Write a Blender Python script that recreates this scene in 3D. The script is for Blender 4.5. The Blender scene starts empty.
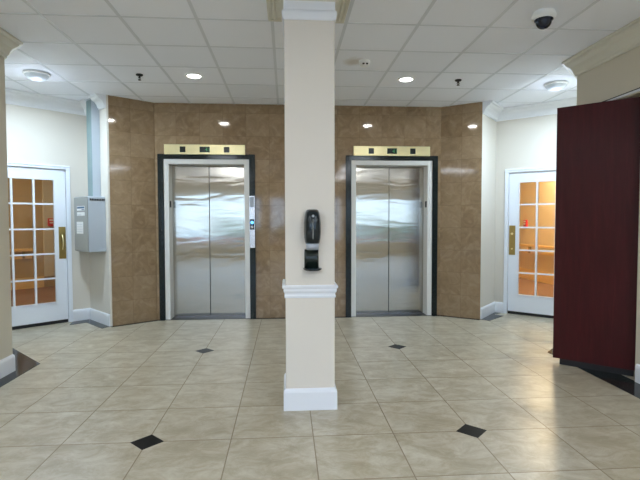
import bpy, bmesh, math, random
from mathutils import Vector, Matrix
random.seed(3)
COL = bpy.context.scene.collection
CEIL = 2.86
W = 6.37            # plane of the elevator wall
D = 0.18            # door recess

# ------------------------------------------------------------------ node helpers
class NT:
    def __init__(s, name):
        s.m = bpy.data.materials.new(name); s.m.use_nodes = True
        s.t = s.m.node_tree; s.b = s.t.nodes['Principled BSDF']
    def n(s, typ, **kw):
        nd = s.t.nodes.new(typ)
        for k, v in kw.items():
            if k.startswith('i_'):
                nd.inputs[k[2:].replace('_', ' ')].default_value = v
            else: setattr(nd, k, v)
        return nd
    def l(s, a, b): s.t.links.new(a, b)
    def math(s, op, a, b=None, c=None):
        nd = s.t.nodes.new('ShaderNodeMath'); nd.operation = op
        for i, v in enumerate((a, b, c)):
            if v is None: continue
            if isinstance(v, (int, float)): nd.inputs[i].default_value = v
            else: s.l(v, nd.inputs[i])
        return nd.outputs[0]
    def mix(s, f, a, b, mode='MIX'):
        nd = s.t.nodes.new('ShaderNodeMix'); nd.data_type = 'RGBA'; nd.blend_type = mode
        for i, v in ((0, f), (6, a), (7, b)):
            if isinstance(v, (int, float)): nd.inputs[i].default_value = v
            elif isinstance(v, tuple): nd.inputs[i].default_value = (*v[:3], 1)
            else: s.l(v, nd.inputs[i])
        return nd.outputs[2]
    def ramp(s, f, stops):
        nd = s.t.nodes.new('ShaderNodeValToRGB'); cr = nd.color_ramp
        while len(cr.elements) < len(stops): cr.elements.new(0.5)
        for e, (p, c) in zip(cr.elements, stops):
            e.position = p; e.color = (*c, 1)
        s.l(f, nd.inputs[0]); return nd.outputs[0]
    def noise(s, vec, scale, detail=4, rough=.55, dist=0):
        nd = s.n('ShaderNodeTexNoise', i_Scale=scale, i_Detail=detail, i_Roughness=rough, i_Distortion=dist)
        s.l(vec, nd.inputs['Vector']); return nd.outputs['Fac']
    def bump(s, h, strength=.3, dist=.002):
        nd = s.n('ShaderNodeBump', i_Strength=strength, i_Distance=dist)
        s.l(h, nd.inputs['Height']); s.l(nd.outputs[0], s.b.inputs['Normal']); return nd
    def grid(s, u, v, T, w, ou=0, ov=0):
        """joint mask (1 on the joint) and a random value per cell"""
        fu = s.math('DIVIDE', s.math('SUBTRACT', u, ou), T)
        fv = s.math('DIVIDE', s.math('SUBTRACT', v, ov), T)
        du = s.math('ABSOLUTE', s.math('SUBTRACT', fu, s.math('ROUND', fu)))
        dv = s.math('ABSOLUTE', s.math('SUBTRACT', fv, s.math('ROUND', fv)))
        m = s.math('LESS_THAN', s.math('MINIMUM', du, dv), w / T / 2)
        cx = s.n('ShaderNodeCombineXYZ')
        s.l(s.math('FLOOR', fu), cx.inputs[0]); s.l(s.math('FLOOR', fv), cx.inputs[1])
        wn = s.n('ShaderNodeTexWhiteNoise'); s.l(cx.outputs[0], wn.inputs['Vector'])
        return m, wn.outputs['Value'], wn.outputs['Color']

def plain(name, col, rough=.5, metal=0, var=.03, scale=6, emit=None, es=0, coat=0, spec=.5):
    k = NT(name); tc = k.n('ShaderNodeTexCoord')
    f = k.noise(tc.outputs['Object'], scale, 3)
    a = tuple(max(0, c * (1 - var)) for c in col); b = tuple(min(1, c * (1 + var)) for c in col)
    k.l(k.mix(f, a, b), k.b.inputs['Base Color'])
    k.b.inputs['Roughness'].default_value = rough; k.b.inputs['Metallic'].default_value = metal
    k.b.inputs['Coat Weight'].default_value = coat
    k.b.inputs['Specular IOR Level'].default_value = spec
    if emit:
        k.b.inputs['Emission Color'].default_value = (*emit, 1); k.b.inputs['Emission Strength'].default_value = es
    return k.m

def mat_floor():
    k = NT('travertine_tiles'); tc = k.n('ShaderNodeTexCoord'); P = tc.outputs['Object']
    sp = k.n('ShaderNodeSeparateXYZ'); k.l(P, sp.inputs[0])
    T, ox, oy = .495, -.833, 2.816
    m, rv, rc = k.grid(sp.outputs[0], sp.outputs[1], T, .0062, ox, oy)
    off = k.n('ShaderNodeVectorMath', operation='MULTIPLY_ADD'); k.l(rc, off.inputs[0]); off.inputs[1].default_value = (9, 9, 9); k.l(P, off.inputs[2])
    mp = k.n('ShaderNodeMapping'); k.l(off.outputs[0], mp.inputs[0]); mp.inputs['Scale'].default_value = (.9, 1.25, 1)
    n1 = k.noise(mp.outputs[0], 6, 8, .72, .5)
    n2 = k.noise(mp.outputs[0], 22, 5, .7, .6)
    c = k.ramp(n1, [(.36, (.345, .29, .20)), (.46, (.41, .355, .255)), (.54, (.47, .42, .32)), (.66, (.56, .52, .42))])
    c = k.mix(k.math('MULTIPLY', n2, .16), c, (.30, .25, .15))
    c = k.mix(k.math('MULTIPLY', rv, .12), c, (.42, .36, .24))
    c = k.mix(m, c, (.25, .195, .13))
    # small black insets at every fourth joint
    fu = k.math('DIVIDE', k.math('SUBTRACT', sp.outputs[0], ox), 4 * T); fv = k.math('DIVIDE', k.math('SUBTRACT', sp.outputs[1], oy), 4 * T)
    du = k.math('ABSOLUTE', k.math('SUBTRACT', fu, k.math('ROUND', fu))); dv = k.math('ABSOLUTE', k.math('SUBTRACT', fv, k.math('ROUND', fv)))
    d = k.math('LESS_THAN', k.math('ADD', du, dv), .1 / (4 * T))
    c = k.mix(d, c, (.006, .007, .008))
    m = k.math('MULTIPLY', m, k.math('SUBTRACT', 1.0, d))
    k.l(k.math('SUBTRACT', .5, k.math('MULTIPLY', d, .38)), k.b.inputs['Specular IOR Level'])
    k.l(c, k.b.inputs['Base Color'])
    r = k.math('ADD', k.math('MULTIPLY', n1, .1), .27)
    r = k.math('ADD', r, k.math('MULTIPLY', m, .4))
    k.l(r, k.b.inputs['Roughness'])
    k.bump(k.math('SUBTRACT', k.math('MULTIPLY', n2, .12), m), .35, .0015)
    return k.m

def mat_granite():
    k = NT('brown_granite_tiles'); tc = k.n('ShaderNodeTexCoord'); uv = tc.outputs['UV']
    sp = k.n('ShaderNodeSeparateXYZ'); k.l(uv, sp.inputs[0])
    m, rv, rc = k.grid(sp.outputs[0], sp.outputs[1], .305, .0035, .08, 0)
    off = k.n('ShaderNodeVectorMath', operation='MULTIPLY_ADD'); k.l(rc, off.inputs[0]); off.inputs[1].default_value = (7, 7, 7); k.l(uv, off.inputs[2])
    n1 = k.noise(off.outputs[0], 7, 6, .6, 1.2)
    n2 = k.noise(off.outputs[0], 55, 3, .7)
    c = k.ramp(n1, [(.3, (.205, .130, .066)), (.5, (.28, .182, .098)), (.68, (.36, .25, .145)), (.8, (.47, .35, .22))])
    c = k.mix(k.math('MULTIPLY', n2, .35), c, (.15, .095, .045))
    c = k.mix(k.math('MULTIPLY', rv, .30), c, (.42, .30, .18))
    c = k.mix(k.math('MULTIPLY', m, .75), c, (.17, .11, .055))
    k.l(c, k.b.inputs['Base Color'])
    k.b.inputs['Roughness'].default_value = .07
    k.b.inputs['Specular IOR Level'].default_value = .6
    tilt = k.n('ShaderNodeVectorMath', operation='MULTIPLY_ADD')
    k.bump(k.math('SUBTRACT', k.math('MULTIPLY', k.noise(uv, 2.5, 1), .8), k.math('MULTIPLY', m, .5)), .25, .0015)
    return k.m

def mat_black_granite():
    k = NT('black_granite'); tc = k.n('ShaderNodeTexCoord')
    n = k.noise(tc.outputs['Object'], 120, 4, .7)
    k.l(k.ramp(n, [(.4, (.006, .008, .008)), (.75, (.035, .045, .042))]), k.b.inputs['Base Color'])
    k.b.inputs['Roughness'].default_value = .12; k.b.inputs['Specular IOR Level'].default_value = .3
    return k.m

def mat_ceiling():
    k = NT('ceiling_tile'); tc = k.n('ShaderNodeTexCoord'); P = tc.outputs['Object']
    sp = k.n('ShaderNodeSeparateXYZ'); k.l(P, sp.inputs[0])
    m, rv, rc = k.grid(sp.outputs[0], sp.outputs[1], .5768, .001, -1.833, 3.736)
    n = k.noise(P, 160, 3, .7); n3 = k.noise(P, 12, 3, .6)
    c = k.mix(k.math('MULTIPLY', rv, .5), (.93, .945, 1.0), (.84, .86, .925))
    c = k.mix(k.math('MULTIPLY', n, .10), c, (.6, .6, .6))
    # brown water stain beside the smoke detector
    dx = k.math('MULTIPLY', k.math('SUBTRACT', sp.outputs[0], .675), 1.0)
    dy = k.math('MULTIPLY', k.math('SUBTRACT', sp.outputs[1], 4.63), .9)
    r = k.math('SQRT', k.math('ADD', k.math('MULTIPLY', dx, dx), k.math('MULTIPLY', dy, dy)))
    r = k.math('ADD', r, k.math('MULTIPLY', k.math('SUBTRACT', n3, .5), .12))
    s = k.n('ShaderNodeMapRange'); s.inputs[1].default_value = .13; s.inputs[2].default_value = .03; k.l(r, s.inputs[0])
    c = k.mix(k.math('MULTIPLY', s.outputs[0], .55), c, (.50, .40, .27))
    k.l(c, k.b.inputs['Base Color']); k.b.inputs['Roughness'].default_value = .85
    k.bump(n, .25, .002)
    return k.m

def mat_steel(name='brushed_steel', base=(.47, .435, .375), rough=.13):
    k = NT(name); tc = k.n('ShaderNodeTexCoord')
    tg = k.n('ShaderNodeTangent', direction_type='UV_MAP'); k.l(tg.outputs[0], k.b.inputs['Tangent'])
    k.b.inputs['Metallic'].default_value = 1; k.b.inputs['Roughness'].default_value = rough
    k.b.inputs['Anisotropic'].default_value = .93
    k.b.inputs['Anisotropic Rotation'].default_value = 0.0
    mp = k.n('ShaderNodeMapping'); k.l(tc.outputs['UV'], mp.inputs[0]); mp.inputs['Scale'].default_value = (260, 1.5, 1)
    g = k.noise(mp.outputs[0], 1, 2)
    k.l(k.mix(g, tuple(c * .93 for c in base), base), k.b.inputs['Base Color'])
    mp2 = k.n('ShaderNodeMapping'); k.l(tc.outputs['UV'], mp2.inputs[0]); mp2.inputs['Scale'].default_value = (1.3, 5.5, 1)
    w = k.noise(mp2.outputs[0], 1, 2, .5, .5)
    k.bump(w, .35, .006)
    return k.m

def mat_mahogany():
    k = NT('mahogany'); tc = k.n('ShaderNodeTexCoord')
    mp = k.n('ShaderNodeMapping'); k.l(tc.outputs['UV'], mp.inputs[0]); mp.inputs['Scale'].default_value = (9, .8, 1)
    n = k.noise(mp.outputs[0], 3, 7, .6, .8)
    n2 = k.noise(mp.outputs[0], 22, 3, .6)
    c = k.ramp(n, [(.3, (.042, .0045, .006)), (.55, (.058, .0065, .008)), (.75, (.080, .010, .012))])
    c = k.mix(k.math('MULTIPLY', n2, .3), c, (.022, .004, .004))
    k.l(c, k.b.inputs['Base Color']); k.b.inputs['Roughness'].default_value = .34
    k.b.inputs['Specular IOR Level'].default_value = .2
    return k.m

def mat_glass():
    k = NT('pane_glass')
    k.b.inputs['Transmission Weight'].default_value = 1; k.b.inputs['Roughness'].default_value = 0
    k.b.inputs['IOR'].default_value = 1.45; k.b.inputs['Base Color'].default_value = (1, 1, 1, 1)
    # thin clear pane: transparent with a fresnel reflection
    g = k.n('ShaderNodeBsdfGlossy'); g.inputs['Roughness'].default_value = .02
    t = k.n('ShaderNodeBsdfTransparent'); t.inputs[0].default_value = (.93, .95, .94, 1)
    fr = k.n('ShaderNodeFresnel'); mx = k.n('ShaderNodeMixShader')
    k.l(fr.outputs[0], mx.inputs[0]); k.l(t.outputs[0], mx.inputs[1]); k.l(g.outputs[0], mx.inputs[2])
    k.l(mx.outputs[0], k.t.nodes['Material Output'].inputs[0])
    return k.m

def mat_fabricless_noise(name, a, b, scale, rough):
    k = NT(name); tc = k.n('ShaderNodeTexCoord')
    k.l(k.mix(k.noise(tc.outputs['Object'], scale, 5, .65), a, b), k.b.inputs['Base Color'])
    k.b.inputs['Roughness'].default_value = rough
    return k.m

M = dict(
    floor=mat_floor(), granite=mat_granite(), black=mat_black_granite(), ceil=mat_ceiling(),
    tbar=plain('ceiling_grid_metal', (.70, .72, .76), .5),
    cream=plain('cream_wall_paint', (.62, .565, .45), .55, var=.02, scale=2),
    alcove=plain('pale_wall_paint', (.67, .62, .54), .55, var=.02, scale=2),
    pillar=plain('pillar_paint', (.73, .665, .575), .5, var=.015, scale=3),
    trim=plain('white_trim_paint', (.80, .81, .83), .35, var=.01),
    crown=plain('crown_paint', (.70, .67, .57), .4, var=.015),
    door=plain('white_door_paint', (.78, .81, .86), .3, var=.01),
    frame=plain('grey_white_frame_paint', (.72, .70, .65), .35, var=.01),
    steel=mat_steel(), brass=plain('polished_brass', (.88, .76, .42), .30, 1, .06, 9),
    brass_dull=plain('aged_brass', (.42, .31, .11), .3, 1, .1, 20),
    mahogany=mat_mahogany(), dark=plain('black_plastic', (.005, .012, .016), .16, 0, .1),
    darkmatte=plain('black_matte', (.006, .006, .007), .6, 0, .1),
    band=plain('grey_plastic', (.42, .45, .50), .3),
    boxfront=plain('grey_beige_enamel', (.31, .315, .29), .45, var=.02),
    boxside=plain('pale_grey_enamel', (.42, .46, .50), .4, var=.02),
    duct=plain('green_grey_enamel', (.19, .27, .27), .4, var=.05),
    paper=plain('paper_label', (.82, .82, .80), .6), ink=plain('blue_ink', (.05, .12, .22), .6),
    white_plastic=plain('white_plastic', (.90, .90, .88), .35),
    smoke=plain('smoked_dome', (.01, .015, .03), .05, 0, .1),
    lit=plain('lit_lamp', (1, 1, 1), .5, emit=(1, .97, .92), es=14),
    diffuser=plain('lamp_diffuser', (.38, .41, .44), .35, emit=(.75, .9, 1), es=.12),
    glass=mat_glass(),
    corridor=plain('corridor_tan_paint', (.70, .56, .36), .5, var=.03),
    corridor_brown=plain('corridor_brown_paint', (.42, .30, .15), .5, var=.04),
    corridor_floor=mat_fabricless_noise('corridor_carpet', (.16, .075, .035), (.24, .12, .06), 30, .8),
    wood=plain('rail_wood', (.78, .52, .22), .35, var=.08, scale=12),
    red=plain('alarm_red', (.6, .02, .02), .35),
    green=plain('display_green', (.02, .1, .03), .4, emit=(.15, .9, .35), es=.25),
    screen=plain('display_black', (.008, .014, .010), .2),
    blue=plain('lit_blue_button', (.05, .25, .7), .3, emit=(.1, .45, 1), es=2.5),
    plate=plain('satin_plate', (.60, .56, .55), .22, 1, .03),
    asphalt=plain('pavement', (.8, .8, .78), .8), hedge=plain('hedge_green', (.06, .11, .04), .8, var=.5, scale=8),
    red_strip=plain('reflection_red', (.75, .12, .12), .6),
    sill=plain('dark_stone_sill', (.012, .014, .018), .35, spec=.2),
    panel=plain('fill_panel_glow', (1, 1, 1), .5, emit=(.84, .91, 1), es=10.5),
    warm_lamp=plain('warm_lamp', (1, .9, .7), .5, emit=(1, .75, .4), es=6),
)

# ------------------------------------------------------------------ mesh helpers
class G:
    """collects faces; each with a material slot and UVs"""
    def __init__(s): s.bm = bmesh.new(); s.uv = s.bm.loops.layers.uv.new('UVMap'); s.mats = []
    def slot(s, m):
        if m not in s.mats: s.mats.append(m)
        return s.mats.index(m)
    def face(s, pts, m, uvs=None, smooth=False):
        vs = [s.bm.verts.new(p) for p in pts]
        f = s.bm.faces.new(vs); f.material_index = s.slot(m); f.smooth = smooth
        if uvs is None:
            nrm = (Vector(pts[1]) - Vector(pts[0])).cross(Vector(pts[2]) - Vector(pts[1]))
            a = max(range(3), key=lambda i: abs(nrm[i]))
            ij = ((1, 2), (0, 2), (0, 1))[a]
            uvs = [(p[ij[0]], p[ij[1]]) for p in pts]
        for l, c in zip(f.loops, uvs): l[s.uv].uv = c
        return f
    def box(s, x0, x1, y0, y1, z0, z1, m, fr=None):
        """fr = (origin, u, n): x runs along u, y along n"""
        def T(x, y, z):
            if fr is None: return (x, y, z)
            o, u, n = fr; return (o[0] + x * u[0] + y * n[0], o[1] + x * u[1] + y * n[1], z)
        c = [T(x, y, z) for z in (z0, z1) for y in (y0, y1) for x in (x0, x1)]
        uvx = [(x, z) for z in (z0, z1) for y in (y0, y1) for x in (x0, x1)]
        uvy = [(y, z) for z in (z0, z1) for y in (y0, y1) for x in (x0, x1)]
        uvz = [(x, y) for z in (z0, z1) for y in (y0, y1) for x in (x0, x1)]
        for idx, uu in (((0, 1, 5, 4), uvx), ((3, 2, 6, 7), uvx), ((2, 0, 4, 6), uvy), ((1, 3, 7, 5), uvy), ((4, 5, 7, 6), uvz), ((2, 3, 1, 0), uvz)):
            s.face([c[i] for i in idx], m, [uu[i] for i in idx])
        return s
    def prism(s, pts, z0, z1, m, u0=0):
        """plan polygon extruded up; u runs along the outline"""
        n = len(pts); a = sum(pts[i][0] * pts[(i + 1) % n][1] - pts[(i + 1) % n][0] * pts[i][1] for i in range(n))
        u = u0
        for i in range(n):
            p, q = pts[i], pts[(i + 1) % n]; L = math.dist(p, q)
            f = [(*p, z0), (*q, z0), (*q, z1), (*p, z1)]; uv = [(u, z0), (u + L, z0), (u + L, z1), (u, z1)]
            if a < 0: f.reverse(); uv.reverse()
            s.face(f, m, uv); u += L
        top = [(*p, z1) for p in pts]; bot = [(*p, z0) for p in pts][::-1]
        if a < 0: top.reverse(); bot.reverse()
        s.face(top, m); s.face(bot, m)
        return s
    def sweep(s, path, prof, m, side=1, closed=False, smooth=False):
        """profile [(offset, z)] swept along a plan path with mitred corners; offset to the right (side=1) of travel"""
        n = len(path); rings = []
        for i, p in enumerate(path):
            P = Vector(p)
            dirs = []
            if closed or i > 0: dirs.append((P - Vector(path[i - 1])).normalized())
            if closed or i < n - 1: dirs.append((Vector(path[(i + 1) % n]) - P).normalized())
            ns = [Vector((d.y, -d.x)) * side for d in dirs]
            nn = sum(ns, Vector((0, 0))) / len(ns); nn = nn / nn.length_squared
            rings.append([(P.x + nn.x * o, P.y + nn.y * o, z) for o, z in prof])
        k = len(prof)
        for i in range(n if closed else n - 1):
            a, b = rings[i], rings[(i + 1) % n]
            for j in range(k):
                jj = (j + 1) % k
                s.face([a[j], b[j], b[jj], a[jj]], m, smooth=smooth)
        if not closed:
            s.face(rings[0][::-1], m); s.face(rings[-1], m)
        return s
    def lathe(s, c, prof, m, seg=28, axis='z'):
        for i in range(seg):
            a0, a1 = 2 * math.pi * i / seg, 2 * math.pi * (i + 1) / seg
            for (r0, h0), (r1, h1) in zip(prof, prof[1:]):
                q = [(r0, a0, h0), (r0, a1, h0), (r1, a1, h1), (r1, a0, h1)]
                if r0 < 1e-6: q = q[1:]
                elif r1 < 1e-6: q = q[:3]
                pts = []
                for r, a, h in q:
                    if axis == 'z': pts.append((c[0] + r * math.cos(a), c[1] + r * math.sin(a), c[2] + h))
                    elif axis == 'y': pts.append((c[0] + r * math.cos(a), c[1] - h, c[2] + r * math.sin(a)))
                    else: pts.append((c[0] + h, c[1] + r * math.cos(a), c[2] + r * math.sin(a)))
                s.face(pts, m, smooth=True)
        return s
    def loft(s, rings, m, smooth=True, caps=True):
        n = len(rings[0])
        for a, b in zip(rings, rings[1:]):
            for j in range(n):
                s.face([a[j], a[(j + 1) % n], b[(j + 1) % n], b[j]], m, smooth=smooth)
        if caps: s.face(rings[0][::-1], m, smooth=False); s.face(rings[-1], m, smooth=False)
        return s
    def obj(s, name, parent=None, bevel=0, root=None, **props):
        bmesh.ops.remove_doubles(s.bm, verts=s.bm.verts, dist=1e-5)
        bmesh.ops.recalc_face_normals(s.bm, faces=s.bm.faces)
        org = Vector((0, 0, 0))
        if parent is not None:
            q = parent
            while q is not None: org += q.location; q = q.parent
        elif root is not None: org = Vector(root)
        bmesh.ops.translate(s.bm, verts=s.bm.verts, vec=-org)
        me = bpy.data.meshes.new(name); s.bm.to_mesh(me); s.bm.free()
        for m in s.mats: me.materials.append(m)
        o = bpy.data.objects.new(name, me); COL.objects.link(o)
        if parent is not None: o.parent = parent
        elif root is not None: o.location = root
        if bevel:
            b = o.modifiers.new('bevel', 'BEVEL'); b.width = bevel; b.segments = 2; b.limit_method = 'ANGLE'
            b.harden_normals = False
        for k, v in props.items(): o[k] = v
        return o

def struct(g, name, parent=None, **kw):
    o = g.obj(name, parent, **kw)
    if parent is None: o['kind'] = 'structure'
    return o
def thing(name, loc, label, cat, group=None):
    o = bpy.data.objects.new(name, None); COL.objects.link(o); o.location = loc; o.empty_display_size = .1
    o['label'] = label; o['category'] = cat
    if group: o['group'] = group
    return o
def structE(name, loc):
    o = bpy.data.objects.new(name, None); COL.objects.link(o); o.location = loc; o['kind'] = 'structure'; return o
def relabel(o, label): o['label'] = label

# ------------------------------------------------------------------ plan
LA, LU = (-2.64, 6.50), (-.740, -.672)          # left door wall: corner and direction
LN = (.672, -.740)                               # its normal towards the lobby
RA, RU = (2.97, 6.52), (.751, -.660)
RN = (-.660, -.751)
LE, LR = (-2.20, 6.01), (-1.72, W)               # left granite panel
RE, RR = (2.565, 6.05), (2.12, W)
LC, RC = (-2.40, 4.265), (2.83, 4.45)            # corners of the near walls
LX, RX = LC[0], RC[0]
YB = -5.0
WX, YL, YR = 6.4, 3.35, 3.05        # half width of the wider part and where it starts
def onL(s, d=0): return (LA[0] + s * LU[0] + d * LN[0], LA[1] + s * LU[1] + d * LN[1])
def onR(s, d=0): return (RA[0] + s * RU[0] + d * RN[0], RA[1] + s * RU[1] + d * RN[1])
FL = (LA, LU, LN); FR = (RA, RU, RN)
L_END, R_END = onL(1.45), onR(1.38)

# floor, ceiling
g = G(); g.box(-9, 9, YB - .2, 14, -.2, 0, M['floor']); struct(g, 'floor')
g = G(); T, ox, oy = .5768, -1.833, 3.736
g.box(-9, 9, YB - .2, 14, CEIL + .007, CEIL + .2, M['ceil'])
x = ox - 12 * T
while x < 9:
    g.box(x - .013, x + .013, YB, 13, CEIL + .004, CEIL + .0102, M['tbar']); x += T
y = oy - 15 * T
while y < 12:
    g.box(-8.9, 8.9, y - .009, y + .009, CEIL + .0041, CEIL + .0102, M['tbar']); y += T
struct(g, 'ceiling')

# elevator wall with its two openings
EL = [(-1.051, 'left'), (1.4405, 'right')]
FO = .5615                                       # half width over the painted frame
FTOP = 2.135
g = G(); gr = M['granite']
xs = [LR[0], EL[0][0] - FO, EL[0][0] + FO, EL[1][0] - FO, EL[1][0] + FO, RR[0]]
for a, b, z0 in ((xs[0], xs[1], 0), (xs[1], xs[2], FTOP), (xs[2], xs[3], 0), (xs[3], xs[4], FTOP), (xs[4], xs[5], 0)):
    g.box(a, b, W, W + .25, z0, CEIL + .02, gr)
struct(g, 'wall_back')
g = G(); g.prism([LE, LR, (LR[0] + .0, LR[1] + .2), (LE[0] + .02, LE[1] + .17)], 0, CEIL + .02, gr, u0=.1); struct(g, 'wall_back_left')
g = G(); g.prism([RR, RE, (RE[0] - .02, RE[1] + .17), (RR[0], RR[1] + .2)], 0, CEIL + .02, gr, u0=.1); struct(g, 'wall_back_right')
# painted returns beside the granite
g = G(); g.prism([LE, (LE[0] + .018, LE[1] + .013), (-2.14, 6.35), (-2.45, 6.75), onL(-.0, -.2), LA], 0, CEIL + .02, M['alcove']); struct(g, 'wall_alcove_left')
g = G(); g.prism([RE, (RE[0] - .018, RE[1] + .013), (2.5, 6.35), (2.8, 6.75), onR(0, -.2), RA], 0, CEIL + .02, M['alcove']); struct(g, 'wall_alcove_right')

# door walls (45 degrees) with an opening each
def door_wall(fr, name, o, end):
    g = G(); m = M['alcove']
    g.box(0, o + .03, -.16, 0, 0, CEIL + .02, m, fr); g.box(o + 1.04, end, -.16, 0, 0, CEIL + .02, m, fr)
    g.box(o + .03, o + 1.04, -.16, 0, 2.00, CEIL + .02, m, fr)
    return struct(g, name)
LO, RO = .222, .13
door_wall(FL, 'wall_left_entry', LO, 1.62); door_wall(FR, 'wall_right_entry', RO, 1.55)
# near side walls
g = G(); g.prism([LC, (LX, YL), (-WX - .2, YL), (-WX - .2, YL + .2), (LX - .2, YL + .2), (LX - .2, LC[1] - .06), (LX - .2 - 1.05, LC[1] - .06 + 1.05), (L_END[0], L_END[1])], 0, CEIL + .02, M['cream']); g.box(-WX - .2, -WX, YB, YL, 0, CEIL + .02, M['cream']); struct(g, 'wall_left')
g = G(); cm = M['cream']
CL0, CL1, CLT = 3.60, 4.28, 2.338                 # closet opening in the right wall
g.prism([RC, (R_END[0], R_END[1]), (RX + .2 + 1.0, RC[1] - .06 + 1.0), (RX + .2, RC[1] - .06), (RX + .2, CL1), (RX, CL1)], 0, CEIL + .02, cm)
g.box(RX, RX + .2, CL0, CL1, CLT, CEIL + .02, cm); g.box(RX, RX + .2, YR, CL0, 0, CEIL + .02, cm); g.box(RX + .2, WX, YR, YR + .2, 0, CEIL + .02, cm); g.box(WX, WX + .2, YB, YR + .2, 0, CEIL + .02, cm)
struct(g, 'wall_right')
g = G()
dk = M['darkmatte']  # black paint gives the closet interior its shade
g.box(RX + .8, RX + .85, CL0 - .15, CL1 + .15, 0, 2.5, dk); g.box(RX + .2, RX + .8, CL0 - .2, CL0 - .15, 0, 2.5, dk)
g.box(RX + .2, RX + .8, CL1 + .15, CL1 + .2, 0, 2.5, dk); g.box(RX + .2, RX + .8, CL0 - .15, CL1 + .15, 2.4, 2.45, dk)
struct(g, 'wall_closet')
g = G(); g.box(RX - .022, RX, CL0 - .5, CL1 + .02, CLT + .008, CLT + .022, M['trim']); g.box(RX - .014, RX, CL0 - .5, CL1 + .02, CLT + .022, CLT + .034, M['darkmatte']); struct(g, 'trim_3')

# wall behind the camera with shop-front windows
wins = [(-5.6, -4.4), (-4.1, -2.9), (-2.6, -.93), (-.62, .50), (.80, 2.1), (2.4, 3.6), (3.9, 5.2)]
g = G(); Z0, Z1 = .46, 2.22
g.box(-WX, WX, YB - .2, YB, 0, Z0, cm); g.box(-WX, WX, YB - .2, YB, Z1, CEIL + .02, cm)
e = -WX
for a, b in wins: g.box(e, a, YB - .2, YB, Z0, Z1, cm); e = b
g.box(e, WX, YB - .2, YB, Z0, Z1, cm); struct(g, 'wall_front')
for i, (a, b) in enumerate(wins):
    w = structE('window_%d' % (i + 1), ((a + b) / 2, YB, Z0))
    g = G()
    for x0, x1, z0, z1 in ((a, a + .04, Z0, Z1), (b - .04, b, Z0, Z1), (a + .04, b - .04, Z0, Z0 + .04), (a + .04, b - .04, Z1 - .04, Z1), ((a + b) / 2 - .02, (a + b) / 2 + .02, Z0 + .04, Z1 - .04)):
        g.box(x0, x1, YB - .12, YB - .06, z0, z1, M['trim'])
    g.obj('window_frame', w)
    g = G(); g.box(a + .03, b - .03, YB - .094, YB - .088, Z0 + .03, Z1 - .03, M['glass']); g.obj('pane', w)
# unseen shell added beyond the lobby to keep sky light out of corridors
g = G(); sh = M['corridor']
g.box(-9, -8.9, YB, 14, 0, CEIL, sh); g.box(8.9, 9, YB, 14, 0, CEIL, sh); g.box(-8.9, 8.9, 13.9, 14, 0, CEIL, sh)
g.box(-8.9, -WX - .2, YB - .1, YB, 0, CEIL, sh); g.box(WX + .2, 8.9, YB - .1, YB, 0, CEIL, sh)
struct(g, 'sky_block_shell')

# corridors behind the glazed doors
def corridor(fr, name, pts, floor_pts, paint):
    g = G(); o, u, n = fr
    wp = lambda s, d: (o[0] + s * u[0] - d * n[0], o[1] + s * u[1] - d * n[1])
    for (a, b) in zip(pts, pts[1:]):
        A, B = Vector(wp(*a)), Vector(wp(*b)); t = (B - A).normalized(); q = Vector((-t.y, t.x)) * (.1 if name == 'right' else -.1)
        g.prism([tuple(A), tuple(B), tuple(B + q), tuple(A + q)], 0, CEIL + .005, paint)
    struct(g, 'wall_corridor_' + name)
    g = G(); g.prism([wp(*p) for p in floor_pts], .0, .006, M['corridor_floor']); struct(g, 'floor_corridor_' + name)
    return wp
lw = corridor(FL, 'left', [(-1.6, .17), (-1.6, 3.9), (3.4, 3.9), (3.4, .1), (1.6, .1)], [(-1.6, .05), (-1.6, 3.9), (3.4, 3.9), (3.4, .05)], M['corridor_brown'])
rw = corridor(FR, 'right', [(-.9, .17), (-2.6, 6.4), (-2.2, 6.0), (1.95, 1.70), (1.95, .1), (1.5, .1)], [(-.5, .05), (-2.5, 6.2), (1.95, 1.7), (1.95, .05)], M['corridor'])
# baseboards and rails in the corridors
def strip(a, b, z0, z1, t, m, name, **kw):
    A, B = Vector(a), Vector(b); d = (B - A).normalized(); q = Vector((d.y, -d.x)) * t
    g = G(); g.prism([tuple(A), tuple(B), tuple(B + q), tuple(A + q)], z0, z1, m); return g.obj(name, None, **kw)
strip(lw(3.35, 3.895), lw(-.55, 3.895), .006, .22, .02, M['wood'], 'baseboard_corridor_left', kind='structure')
strip(rw(-2.1, 5.88), rw(1.9, 1.745), .006, .24, .02, M['wood'], 'baseboard_corridor_right', kind='structure')
# handrails on the corridor walls
def handrail(a, b, z, label):
    A, B = Vector(a), Vector(b); d = (B - A).normalized(); q = Vector((d.y, -d.x))
    r = thing('handrail', (*((A + B) / 2), z), label, 'handrail')
    g = G(); P = [A + q * .05, B + q * .05, B + q * .09, A + q * .09]; g.prism([tuple(p) for p in P], z, z + .055, M['wood']); g.obj('rail', r, bevel=.01)
    P = [A + q * .0, B + q * .0, B + q * .02, A + q * .02]; g = G(); g.prism([tuple(p) for p in P], z - .15, z - .09, M['wood']); g.obj('backing_board', r)
    n = int((B - A).length // 1.0) + 1
    for i in range(n):
        p = A + d * (.15 + i * ((B - A).length - .3) / max(1, n - 1)); g = G()
        g.prism([tuple(p - d * .015), tuple(p + d * .015), tuple(p + d * .015 + q * .06), tuple(p - d * .015 + q * .06)], z - .14, z + .01, M['brass_dull']); g.obj('bracket', r)
handrail(lw(3.3, 3.9), lw(-.35, 3.9), .74, 'wooden handrail on the tan corridor wall seen through the left glazed door')
handrail(rw(-2.0, 5.79), rw(1.7, 1.96), .74, 'wooden handrail on the yellow corridor wall seen through the right glazed door')

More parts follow.
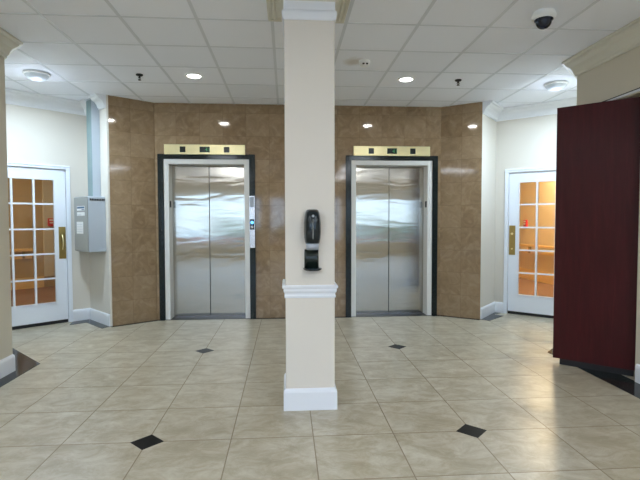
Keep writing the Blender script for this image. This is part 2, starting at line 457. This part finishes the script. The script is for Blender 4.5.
# ------------------------------------------------------------------ skirting, crown, border strips
BB = [(0, 0), (.016, 0), (.016, .125), (.012, .14), (.006, .148), (0, .152)]
c0 = CEIL
CR = [(0, c0 - .148), (.016, c0 - .148), (.018, c0 - .132), (.030, c0 - .120), (.040, c0 - .090), (.060, c0 - .062), (.088, c0 - .045), (.098, c0 - .035), (.104, c0 - .020), (.128, c0 - .014), (.13, c0 + .004), (0, c0 + .004)]
def base(path, name, side=1):
    g = G(); g.sweep(path, BB, M['trim'], side); struct(g, name)
base([onL(LO, 0), LA, (LE[0] - .004, LE[1] + .005)], 'baseboard_alcove_left', 1)
base([(RE[0] + .004, RE[1] + .005), RA, onR(RO, 0)], 'baseboard_alcove_right', 1)
base([(-WX, YB), (-WX, YL), (LX, YL), LC, onL(1.45)], 'baseboard_left', 1)
base([onR(1.38), RC, (RX, CL1 + .02)], 'baseboard_right_corner', 1)
base([(RX, CL0 - .02), (RX, YR), (WX, YR), (WX, YB)], 'baseboard_right', 1)
def crown(path, name, m, side=1, closed=False):
    g = G(); g.sweep(path, CR, m, side, closed); return g
ng = crown([onL(1.40), LA, (LA[0] + .27 * .668, LA[1] - .27 * .744)], '', M['trim'], 1); struct(ng, 'trim_1')
ng = crown([(LA[0] + .45 * .668, LA[1] - .45 * .744), (LE[0], LE[1])], '', M['trim'], 1); struct(ng, 'trim_2')
ng = crown([(RE[0], RE[1]), RA, onR(1.33)], '', M['trim'], 1); struct(ng, 'trim_4')
ng = crown([(-WX, YB), (-WX, YL), (LX, YL), LC, onL(1.40)], '', M['crown'], 1); struct(ng, 'trim_5')
ng = crown([onR(1.34), RC, (RX, YR), (WX, YR), (WX, YB)], '', M['crown'], 1); struct(ng, 'trim_6')
# polished black floor borders
def border(pts, name):
    g = G(); g.prism(pts, 0, .003, M['black']); struct(g, name)
border([(LX, YL), LC, onL(1.45), (-3.02, 5.235), (-2.275, 4.47), (-2.262, YL)], 'trim_border_left')
border([(RX, YR), RC, onR(1.38), (3.45, 5.33), (2.59, 4.47), (2.585, YR)], 'trim_border_right')
border([onL(.22), LA, LE, (-2.265, 5.90), (-2.60, 6.27), (-2.75, 6.13)], 'trim_border_alcove_left')
border([onR(.1), RA, RE, (2.655, 5.95), (2.985, 6.25), onR(.05, .19)], 'trim_border_alcove_right')
border([LE, LR, (xs[1], W), (xs[1], W - .06), (LR[0] + .02, W - .06), (LE[0] + .03, LE[1] - .05)], 'trim_border_back_left')
border([(xs[2], W), (xs[3], W), (xs[3], W - .06), (xs[2], W - .06)], 'trim_border_back')
border([(xs[4], W), RR, RE, (RE[0] - .03, RE[1] - .05), (RR[0] - .02, W - .06), (xs[4], W - .06)], 'trim_border_back_right')

# ------------------------------------------------------------------ glazed doors
def french_door(fr, name, o, inner_left):
    """o = start of casing along the wall; inner_left: the lock stile is on the side nearer the corner"""
    p = (fr[0][0] + (o + .535) * fr[1][0], fr[0][1] + (o + .535) * fr[1][1], 0)
    d = structE(name, p)
    g = G(); m = M['door']
    g.box(o, o + .05, -.17, .018, 0, 2.03, m, fr); g.box(o + 1.02, o + 1.07, -.17, .018, 0, 2.03, m, fr)
    g.box(o + .05, o + 1.02, -.17, .018, 1.98, 2.03, m, fr); g.box(o + .008, o + 1.062, .018, .026, 2.008, 2.022, m, fr)
    g.obj('casing', d, bevel=.004)
    a, b = o + .054, o + 1.016; ga, gb = o + .18, o + .891; gz0, gz1 = .272, 1.85
    y0, y1 = -.05, -.008
    g = G()
    g.box(a, ga, y0, y1, .042, 1.976, m, fr); g.box(gb, b, y0, y1, .042, 1.976, m, fr)
    g.box(ga, gb, y0, y1, .042, gz0, m, fr); g.box(ga, gb, y0, y1, gz1, 1.976, m, fr)
    leaf = g.obj('door_leaf', d, bevel=.003)
    g = G(); cw = (gb - ga) / 3; ch = (gz1 - gz0) / 5
    for i in (1, 2): g.box(ga + i * cw - .011, ga + i * cw + .011, y0 + .006, y1 + .002, gz0, gz1, m, fr)
    for i in range(1, 5): g.box(ga, gb, y0 + .008, y1, gz0 + i * ch - .010, gz0 + i * ch + .010, m, fr)
    t = .012
    for q in ((ga, ga + t, gz0, gz1), (gb - t, gb, gz0, gz1), (ga, gb, gz0, gz0 + t), (ga, gb, gz1 - t, gz1)): g.box(q[0], q[1], y0 + .01, y1 + .006, q[2], q[3], m, fr)
    g.obj('muntins', d)
    g = G(); g.box(ga, gb, -.031, -.027, gz0, gz1, M['glass'], fr); g.obj('pane', d)
    g = G(); g.box(a, b, -.06, -.012, .003, .040, M['darkmatte'], fr); g.obj('gap_shade_strip', d)  # black strip painted as the shade in the gap under the leaf
    g = G(); g.box(o + .062, o + .145, y1, y1 + .005, .835, 1.245, M['brass_dull'], fr); pl = g.obj('lock_plate', d, bevel=.002)
    pl['label'] = 'brass push plate'
    c = o + .103
    P = lambda s, q: (fr[0][0] + s * fr[1][0] + q * fr[2][0], fr[0][1] + s * fr[1][1] + q * fr[2][1])
    if inner_left:
        g = G(); R = []
        for k in range(13):
            t = k / 12; z = .95 + .2 * t; dd = .006 + .035 * math.sin(math.pi * t)
            R.append([(*P(c + .008 * math.cos(q), y1 + dd + .006 * math.sin(q)), z) for q in [j * math.pi / 4 for j in range(8)]])
        g.loft(R, M['brass']); g.obj('pull_handle', d)
    else:
        for z, r in ((1.13, .016), (.92, .011)):
            g = G(); R = []
            for dd in (.003, .02): R.append([(*P(c + r * math.cos(q), y1 + dd), z + r * math.sin(q)) for q in [j * math.pi / 6 for j in range(12)]])
            g.loft(R, M['brass']); g.obj('lock_cylinder', d)
    return d
french_door(FL, 'door_1', LO, True); french_door(FR, 'door_2', RO, False)

# ------------------------------------------------------------------ elevators
def seg_digit(g, x, z, w, h, segs, y, m):
    t = w * .22
    S = {'a': (x, x + w, z + h - t, z + h), 'g': (x, x + w, z + h / 2 - t / 2, z + h / 2 + t / 2), 'd': (x, x + w, z, z + t),
         'f': (x, x + t, z + h / 2, z + h), 'e': (x, x + t, z, z + h / 2), 'b': (x + w - t, x + w, z + h / 2, z + h), 'c': (x + w - t, x + w, z, z + h / 2)}
    for k in segs:
        a, b, c, d = S[k]; g.box(a, b, y - .001, y, c, d, m)
for cx, side in EL:
    r = thing('elevator_entrance', (cx, W, 0), 'closed steel elevator doors in the granite wall, %s of the pillar' % side, 'elevator', 'elevator entrances in the granite wall')
    hi = .496
    # granite surround
    g = G(); bo = .636; bt = 2.199; b = M['black']; y0 = W - .022
    g.box(cx - bo, cx - FO, y0, W, 0, bt, b); g.box(cx + FO, cx + bo, y0, W, 0, bt, b); g.box(cx - FO, cx + FO, y0, W, FTOP, bt, b)
    o = g.obj('surround', r, bevel=.003); o['label'] = 'polished black granite surround'
    # painted frame with deep reveals
    g = G(); f = M['frame']; y0 = W - .012; y1 = W + D + .06; zt = 2.070
    g.box(cx - FO, cx - hi, y0, y1, 0, FTOP, f); g.box(cx + hi, cx + FO, y0, y1, 0, FTOP, f); g.box(cx - hi, cx + hi, y0, y1, zt, FTOP, f)
    g.obj('frame', r, bevel=.004)
    g = G(); g.box(cx - FO, cx + FO, W - .03, W + D + .06, 0, .004, M['sill']); o = g.obj('sill', r); o['label'] = 'black granite sill'
    g = G(); g.box(cx - hi, cx + hi, W + D - .004, W + D + .05, .004, .012, M['plate']); g.obj('door_track', r)
    for a, bb in ((cx - hi - .03, cx - .004), (cx + .004, cx + hi + .03)):
        a = max(a, cx - hi + .0005); bb = min(bb, cx + hi - .0005)
        g = G(); g.box(a, bb, W + D, W + D + .035, .014, zt - .004, M['steel']); g.obj('door_panel', r, bevel=.0015)
    g = G(); g.box(cx - .004, cx + .004, W + D + .03, W + D + .045, .014, zt - .004, M['darkmatte']); g.obj('gap_shade_backing', r)  # black backing paints the dark of the centre gap
    sx = cx + (hi - .0005) * (-1 if side == 'left' else 1)
    g = G(); g.box(min(sx, sx - .003 * (1 if side == 'right' else -1)), max(sx, sx - .003 * (1 if side == 'right' else -1)), W + .03, W + .10, 1.50, 1.585, M['darkmatte']); g.obj('jamb_plate', r)
    # brass floor indicator
    bw = .525; bx = cx - .017 if side == 'left' else cx - .009
    q = thing('floor_indicator', (bx, W - .02, 2.19), 'brass floor indicator panel above the elevator doors %s of the pillar' % side, 'indicator panel', 'brass indicators over the elevators')
    g = G(); g.box(bx - bw, bx + bw, W - .045, W, 2.192, 2.322, M['brass']); g.obj('plate', q, bevel=.004)
    fy = W - .045
    for dx, w in ((-.285, .036), (.285, .036)):
        g = G(); g.box(bx + dx - w, bx + dx + w, fy - .004, fy, 2.219, 2.293, M['screen']); g.obj('arrow_lamp', q)
    g = G(); g.box(bx - .066, bx + .066, fy - .004, fy, 2.219, 2.293, M['screen']); scr = g.obj('display', q)
    g = G(); seg_digit(g, bx + .004, 2.232, .026, .046, 'bcg', fy - .004, M['green']); g.obj('lit_segments', scr)
    g = G(); seg_digit(g, bx + .038, 2.232, .022, .046, 'bc', fy - .004, M['green']); g.obj('lit_segments', scr)
    pass

# call station on the right edge of the left elevator surround
q = thing('call_station', (-.457, W - .022, .952), 'narrow steel call button plate on the black surround of the left elevator', 'call buttons')
g = G(); g.box(-.494, -.42, W - .0295, W - .0225, .955, 1.650, M['plate']); g.obj('plate', q, bevel=.002)
g = G(); g.box(-.486, -.428, W - .034, W - .0295, 1.20, 1.34, M['screen']); scr = g.obj('button_bezel', q)
g = G(); g.lathe((-.457, W - .034, 1.295), [(.02, 0), (.02, .006), (.012, .009), (0, .009)], M['blue'], 20, 'y'); g.obj('call_button', q, label='blue lit call button')
g = G(); g.lathe((-.457, W - .034, 1.235), [(.02, 0), (.02, .006), (.012, .009), (0, .009)], M['plate'], 20, 'y'); g.obj('call_button', q)
g = G(); g.box(-.486, -.428, W - .033, W - .030, 1.50, 1.635, M['band']); g.obj('notice_plate', q)

# ------------------------------------------------------------------ pillar
px, pw, pf = .161, .170, 3.225
P4 = [(px - pw, pf), (px + pw, pf), (px + pw, pf + 2 * pw), (px - pw, pf + 2 * pw)]
pil = structE('pillar', (px, pf + pw, 0))
g = G(); g.prism(P4, 0, CEIL + .012, M['pillar']); g.obj('shaft', pil, bevel=.004)
g = G(); g.sweep(P4, BB, M['trim'], 1, True); g.obj('baseboard', pil)
RAIL = [(0, .783), (.005, .783), (.007, .795), (.004, .805), (.004, .815), (.010, .822), (.013, .832), (.013, .846), (.020, .852), (.022, .862), (.018, .870), (0, .872)]
g = G(); g.sweep(P4, RAIL, M['trim'], 1, True); g.obj('chair_rail', pil)
CAP = [(0, 2.665), (.006, 2.665), (.010, 2.672), (.014, 2.690), (.016, 2.708), (.014, 2.722), (.006, 2.730), (.004, 2.735), (.004, 2.79), (0, 2.79)]
CAP2 = [(0, 2.79), (.008, 2.795), (.020, 2.802), (.024, 2.812), (.020, 2.818), (.040, 2.838), (.062, 2.846), (.066, 2.838), (.074, 2.834), (.082, 2.838), (.085, 2.848), (.098, 2.852), (.100, 2.842), (.118, 2.840), (.122, 2.848), (.125, CEIL + .003), (0, CEIL + .003)]
g = G(); g.sweep(P4, CAP, M['trim'], 1, True); g.obj('necking', pil)
g = G(); g.sweep(P4, CAP2, M['crown'], 1, True); g.obj('crown', pil)

# hand sanitizer dispenser
dx, dy = .1765, pf
ds = thing('soap_dispenser', (dx, dy, .977), 'black hand sanitizer dispenser mounted on the central pillar', 'dispenser')
def rr(cx, w, z, dep, yb, e=3.2, n=28):
    """half-superellipse ring bulging towards the camera from the wall plane yb"""
    pts = []
    for i in range(n + 1):
        a = math.pi * i / n; c, s_ = math.cos(a), math.sin(a)
        pts.append((cx + w * math.copysign(abs(c) ** (2 / e), c), yb - dep * abs(s_) ** (2 / e), z))
    return pts
prof = [(1.158, .047, .070), (1.17, .051, .082), (1.20, .056, .093), (1.25, .0585, .100), (1.30, .0575, .100), (1.34, .053, .094), (1.37, .047, .082), (1.385, .041, .064), (1.391, .030, .040)]
g = G(); g.loft([rr(dx, w, z, d, dy, 2.8) for z, w, d in prof], M['dark']); body = g.obj('cover', ds)
g = G(); g.loft([rr(dx, w, z, d, dy, 3) for z, w, d in [(1.115, .040, .055), (1.125, .043, .072), (1.158, .046, .078), (1.160, .044, .07)]], M['band']); g.obj('push_bar', ds, label='grey push bar')
g = G(); g.loft([rr(dx - .006, w, z, d, dy, 4) for z, w, d in [(.990, .050, .022), (1.06, .049, .020), (1.118, .049, .020)]], M['screen']); g.obj('back_plate', ds)
g = G(); g.loft([rr(dx, w, z, d, dy, 3) for z, w, d in [(.974, .050, .072), (.980, .060, .088), (.986, .064, .092), (.990, .062, .090), (.992, .048, .03)]], M['dark']); g.obj('drip_tray', ds)
g = G(); g.loft([rr(dx, .011, z, d, dy, 2.2) for z, d in [(1.19, .0935), (1.20, .0960), (1.25, .1025), (1.31, .1015), (1.325, .0985)]], M['boxfront']); g.obj('highlight_strip', body)  # pale strip paints the window highlight on the glossy cover
g = G(); g.lathe((dx, dy - .1045, 1.345), [(.009, -.02), (.009, .004), (.006, .006), (0, .006)], M['band'], 16, 'y'); g.obj('lock', body)

# ------------------------------------------------------------------ wall box and duct at the left corner
BU = (.668, -.744); BN = (-.744, -.668); FB = (LA, BU, BN)
def bp(s, d): return (LA[0] + s * BU[0] + d * BN[0], LA[1] + s * BU[1] + d * BN[1])
q = thing('control_cabinet', (*bp(.33, .1), .93), 'grey metal control cabinet on the wall beside the left glazed door', 'control box')
g = G(); g.box(.125, .578, .0, .205, .935, 1.624, M['boxside'], FB); g.obj('body', q, bevel=.006)
g = G(); g.box(.13, .573, .205, .222, .94, 1.619, M['boxfront'], FB); g.obj('front_cover', q, bevel=.006)
g = G()
for i in range(9): g.box(.579, .582, .012 + i * .02, .026 + i * .02, 1.572, 1.594, M['darkmatte'], FB)
g.obj('vent_slots', q)
ff = lambda s0, s1, z0, z1, m, nm, lab=None: (lambda o: o.__setitem__('label', lab) if lab else None)(G().box(s0, s1, .222, .2235, z0, z1, m, FB).obj(nm, q))
ff(.24, .50, 1.45, 1.505, M['paper'], 'sticker'); ff(.24, .50, 1.385, 1.43, M['paper'], 'sticker'); ff(.22, .44, 1.16, 1.31, M['paper'], 'sticker')
for a_, b_, c_, d_, mm in ((.25, .49, 1.475, 1.497, 'ink'), (.40, .49, 1.455, 1.465, 'ink'), (.25, .38, 1.392, 1.400, 'band'), (.24, .42, 1.185, 1.189, 'band'), (.24, .42, 1.215, 1.219, 'band'), (.24, .42, 1.245, 1.249, 'band'), (.24, .42, 1.275, 1.279, 'band')):
    g = G(); g.box(a_, b_, .2235, .2245, c_, d_, M[mm], FB); g.obj('printed_line', q)
q = thing('cable_duct', (*bp(.37, .05), 1.625), 'vertical green-grey cable duct rising from the control cabinet to the ceiling', 'cable duct')
g = G(); g.box(.29, .445, .0, .098, 1.626, CEIL - .002, M['boxside'], FB); g.obj('channel', q, bevel=.003)
g = G(); g.box(.295, .440, .098, .104, 1.626, CEIL - .03, M['duct'], FB); g.obj('cover', q)

# ------------------------------------------------------------------ mahogany leaf on the right
CO = (2.43, 4.107); CU = (.737, -.676); CN = (-.676, -.737); FC = (CO, CU, CN)
q = thing('closet_door', (CO[0] + .35 * CU[0], CO[1] + .35 * CU[1], 0), 'tall dark mahogany door leaf standing open in front of the right wall', 'door')
g = G(); g.box(0, .63, -.045, 0, .057, 2.322, M['mahogany'], FC); g.obj('leaf', q, bevel=.002)
g = G(); g.box(.055, .62, -.042, -.012, .003, .057, M['darkmatte'], FC); g.obj('plinth', q, label='black plinth under the leaf')
for z in (.3, 1.2, 2.05):
    g = G(); c = (CO[0] + .63 * CU[0] + .02 * CN[0] * -1, CO[1] + .63 * CU[1] + .02 * CN[1] * -1, z)
    g.lathe(c, [(0, 0), (.008, 0), (.008, .1), (0, .1)], M['brass_dull'], 12); g.obj('hinge', q)

# ------------------------------------------------------------------ things on the ceiling
def downlight(x, y, label, first=[]):
    if not first:
        r = thing('recessed_light', (x, y, CEIL), label, 'ceiling light', 'round recessed ceiling lights')
        g = G(); g.lathe((x, y, CEIL), [(.070, .008), (.070, -.001), (.074, -.006), (.088, -.005), (.092, 0), (.092, .009)], M['white_plastic'], 36); g.obj('trim_ring', r)
        g = G(); g.lathe((x, y, CEIL), [(0, -.0035), (.05, -.003), (.071, -.001), (.071, .008)], M['lit'], 36); g.obj('lens', r)
        first.append(r); return r
    s = first[0]; r = s.copy(); COL.objects.link(r); r.location = (x, y, CEIL); r['label'] = label
    for c in s.children:
        k = c.copy(); COL.objects.link(k); k.parent = r
    return r
LIGHTS = []
def area(name, loc, size, power, col, rot=None, shape='DISK', spread=None):
    l = bpy.data.lights.new(name, 'AREA'); l.shape = shape; l.size = size; l.energy = power; l.color = col
    if spread: l.spread = spread
    o = bpy.data.objects.new(name, l); COL.objects.link(o); o.location = loc
    if rot: o.rotation_euler = rot
    return o
cans = [(-.975, 5.163, 'lit recessed ceiling light in front of the left elevator'), (1.315, 5.14, 'lit recessed ceiling light in front of the right elevator')]
for x, y, lab in cans:
    downlight(x, y, lab)
    area('downlight_lamp', (x, y, CEIL - .012), .13, 2.5, (1, .98, .96))
# unseen light panels added in the ceiling behind the view to brighten the lobby
for x in (ox - 4.5 * T, ox + .5 * T, ox + 6.5 * T, ox + 11.5 * T):
    for j in (5, 9, 13):
        y = oy - j * T
        r = thing('fill_light_panel', (x, y, CEIL), 'added unseen light panel in the ceiling behind the view', 'ceiling light', 'added unseen ceiling light panels')
        g = G(); g.box(x - .27, x + .27, y - T + .02, y + T - .02, CEIL - .004, CEIL + .009, M['panel']); g.obj('diffuser', r)

def dome_lamp(x, y, label, src=[]):
    r = thing('dome_light', (x, y, CEIL), label, 'ceiling light')
    g = G(); g.lathe((x, y, CEIL), [(.125, .0), (.130, -.008), (.122, -.018), (.112, -.018)], M['white_plastic'], 36); g.obj('base_ring', r)
    g = G(); g.lathe((x, y, CEIL), [(.114, -.012), (.108, -.030), (.09, -.05), (.06, -.064), (.03, -.070), (0, -.072)], M['diffuser'], 36); g.obj('diffuser', r)
dome_lamp(-2.60, 5.19, 'frosted dome ceiling light above the left glazed door')
dome_lamp(3.06, 5.20, 'frosted dome ceiling light above the right glazed door')

r = thing('security_camera', (1.925, 3.45, CEIL), 'white ceiling dome camera with a smoked black bubble', 'camera')
g = G(); g.lathe((1.925, 3.45, CEIL), [(.075, .009), (.080, -.004), (.086, -.020), (.084, -.034), (.074, -.046), (.064, -.050), (.05, -.050)], M['white_plastic'], 40); g.obj('housing', r)
g = G(); g.lathe((1.925, 3.45, CEIL), [(.066, -.048), (.066, -.055), (.058, -.060)] + [(.056 * math.cos(a), -.062 - .056 * math.sin(a)) for a in [i * math.pi / 20 for i in range(11)]], M['smoke'], 40); g.obj('bubble', r, label='smoked black bubble')

r = thing('smoke_detector', (.765, 4.60, CEIL), 'small white smoke detector beside a brown ceiling stain', 'smoke detector')
g = G(); g.lathe((.765, 4.60, CEIL), [(.055, .009), (.055, -.016), (.048, -.02), (.044, -.040), (.034, -.046), (0, -.047)], M['white_plastic'], 32); g.obj('housing', r)
for s in (-.016, .016):
    g = G(); g.box(.765 + s - .010, .765 + s + .010, 4.60 - .0495, 4.60 - .035, CEIL - .038, CEIL - .026, M['darkmatte']); g.obj('vent', r)

def sprinkler(x, y, label):
    r = thing('fire_sprinkler', (x, y, CEIL), label, 'sprinkler', 'fire sprinklers in the ceiling')
    g = G(); g.lathe((x, y, CEIL), [(.036, .009), (.036, -.002), (.028, -.008), (0, -.008)], M['darkmatte'], 24); g.obj('escutcheon', r)
    g = G(); g.lathe((x, y, CEIL), [(.009, -.006), (.009, -.028), (.004, -.03), (.004, -.05), (0, -.05)], M['darkmatte'], 12)
    for s in (-1, 1): g.loft([[(x + s * w + a, y + b, CEIL + z) for a, b in ((-.002, -.002), (.002, -.002), (.002, .002), (-.002, .002))] for w, z in ((.008, -.02), (.014, -.035), (.004, -.052))], M['darkmatte'], smooth=False)
    g.obj('nozzle', r)
    g = G(); g.lathe((x, y, CEIL), [(0, -.050), (.017, -.051), (.017, -.053), (0, -.054)], M['darkmatte'], 16); g.obj('deflector', r)
sprinkler(-1.545, 5.17, 'dark fire sprinkler in the ceiling left of the left recessed light')
sprinkler(1.90, 5.14, 'dark fire sprinkler in the ceiling right of the right recessed light')

# ------------------------------------------------------------------ things in the corridors
def alarm(P, d, z, label):
    P = Vector(P); d = Vector(d).normalized(); n = Vector((d.y, -d.x))
    r = thing('fire_alarm', (P.x, P.y, z), label, 'fire alarm')
    fr = (tuple(P), tuple(d), tuple(n))
    g = G(); g.box(-.055, .055, 0, .045, z - .08, z + .08, M['red'], fr); g.obj('housing', r, bevel=.006)
    g = G(); g.box(-.03, .03, .045, .055, z - .02, z + .005, M['paper'], fr); g.obj('pull_bar', r)
    g = G(); g.box(-.035, .035, .045, .048, z + .03, z + .06, M['paper'], fr); g.obj('strobe', r)
a, b = Vector(lw(-1, 3.9)), Vector(lw(3, 3.9))
alarm(lw(-.69, 3.87), a - b, 1.30, 'red fire alarm on the corridor wall seen through the left glazed door')
a2, b2 = Vector(rw(-2.1, 5.895)), Vector(rw(1.95, 1.70))
alarm(a2 + (b2 - a2) * .362, b2 - a2, 1.25, 'red fire alarm on the corridor wall seen through the right glazed door')
# inner door on the left corridor wall
dl = structE('door_3', (*lw(0.0, 3.9), 0))
FLB = (lw(0, 3.9), LU, LN)
g = G(); m = M['cream']; g.box(-.80, -.56, .0, .03, .22, 2.22, m, FLB); g.box(-1.90, -1.66, .0, .03, .0, 2.22, m, FLB); g.box(-1.66, -.80, 0, .03, 2.05, 2.22, m, FLB); g.box(-.60, -.56, .03, .045, .22, 2.22, m, FLB); g.obj('casing', dl)
g = G(); g.box(-1.66, -.80, 0, .018, .01, 2.05, M['wood'], FLB); g.obj('door_leaf', dl)
g = G(); g.box(-.94, -.84, .018, .06, .98, 1.0, M['brass'], FLB); g.obj('door_handle', dl)
for wpf, s, d, pw_, lab in ((lw, .9, 2.4, 40, 'warm ceiling lamp in the left corridor'), (rw, .2, 2.9, 85, 'warm ceiling lamp in the right corridor')):
    x, y = wpf(s, d)
    r = thing('corridor_lamp', (x, y, CEIL), lab, 'ceiling light')
    g = G(); g.lathe((x, y, CEIL), [(.15, .009), (.15, -.02), (.12, -.05), (0, -.06)], M['warm_lamp'], 24); g.obj('shade', r)
    area('corridor_light', (x, y, CEIL - .07), .3, pw_, (1, .76, .46))

# ------------------------------------------------------------------ outdoors behind the camera, added for light and reflections
g = G(); g.box(-40, 40, -60, YB - .2, -.25, -.15, M['asphalt']); struct(g, 'ground')
g = G(); g.box(-30, 30, -15.4, -15, -.15, .13, M['red_strip']); struct(g, 'red_reflection_strip')  # unseen red strip added to give the reflections their pink band
g = G()  # unseen shrubs added for green in the reflections
for i in range(40):
    x = -30 + i * 1.5 + random.uniform(-.3, .3); h = random.uniform(.9, 2.3)
    if random.random() < .7: continue
    g.lathe((x, -24, -.15), [(0, 0), (1.2, .1), (1.3, h * .5), (.8, h * .9), (0, h)], M['hedge'], 12)
g.obj('hedge', None, kind='stuff', label='added unseen row of green shrubs for the window reflections', category='shrubs')

for x, y in ((-2.60, 5.19), (3.06, 5.20)):  # lamps added under the domes for the alcoves' daylight glow
    area('alcove_fill_lamp', (x, y, CEIL - .08), .2, 30, (.63, .81, 1))
    l = bpy.data.lights.new('alcove_fill_glow', 'POINT'); l.energy = 1.5; l.color = (.68, .8, 1); l.shadow_soft_size = .06
    o = bpy.data.objects.new('alcove_fill_glow', l); COL.objects.link(o); o.location = (x, y, CEIL - .15)

# ------------------------------------------------------------------ world
w = bpy.data.worlds.new('world'); bpy.context.scene.world = w; w.use_nodes = True
t = w.node_tree; bg = t.nodes['Background']
tc = t.nodes.new('ShaderNodeTexCoord'); sp = t.nodes.new('ShaderNodeSeparateXYZ'); rp = t.nodes.new('ShaderNodeValToRGB')
t.links.new(tc.outputs['Generated'], sp.inputs[0]); t.links.new(sp.outputs[2], rp.inputs[0]); t.links.new(rp.outputs[0], bg.inputs[0])
cr = rp.color_ramp; cr.elements[0].position = .0; cr.elements[0].color = (.56, .74, 1, 1); cr.elements[1].position = .12; cr.elements[1].color = (.40, .62, 1, 1)
bg.inputs[1].default_value = 4.4

# ------------------------------------------------------------------ camera
f, H, pit, yaw, rol = 470.5, 1.31, .0398, .0711, -.0021
R = Vector((math.cos(yaw), -math.sin(yaw), 0)); F0 = Vector((math.sin(yaw), math.cos(yaw), 0)); Z = Vector((0, 0, 1))
F = F0 * math.cos(pit) - Z * math.sin(pit); U = Z * math.cos(pit) + F0 * math.sin(pit)
R2 = R * math.cos(rol) + U * math.sin(rol); U2 = -R * math.sin(rol) + U * math.cos(rol)
cam = bpy.data.cameras.new('camera'); co = bpy.data.objects.new('camera', cam); COL.objects.link(co)
cam.sensor_width = 36; cam.lens = f / 640 * 36; cam.clip_start = .05
mw = Matrix((R2, U2, -F)).transposed().to_4x4(); mw.translation = Vector((0, 0, H)); co.matrix_world = mw
sc = bpy.context.scene; sc.camera = co
sc.view_settings.view_transform = 'Standard'; sc.view_settings.look = 'None'; sc.view_settings.gamma = 1
sc.view_settings.use_curve_mapping = False; sc.view_settings.exposure = 0.5
sc.cycles.use_denoising = True
sc.cycles.max_bounces = 10; sc.cycles.diffuse_bounces = 5; sc.cycles.glossy_bounces = 5; sc.cycles.transparent_max_bounces = 12
sc.cycles.sample_clamp_indirect = 8
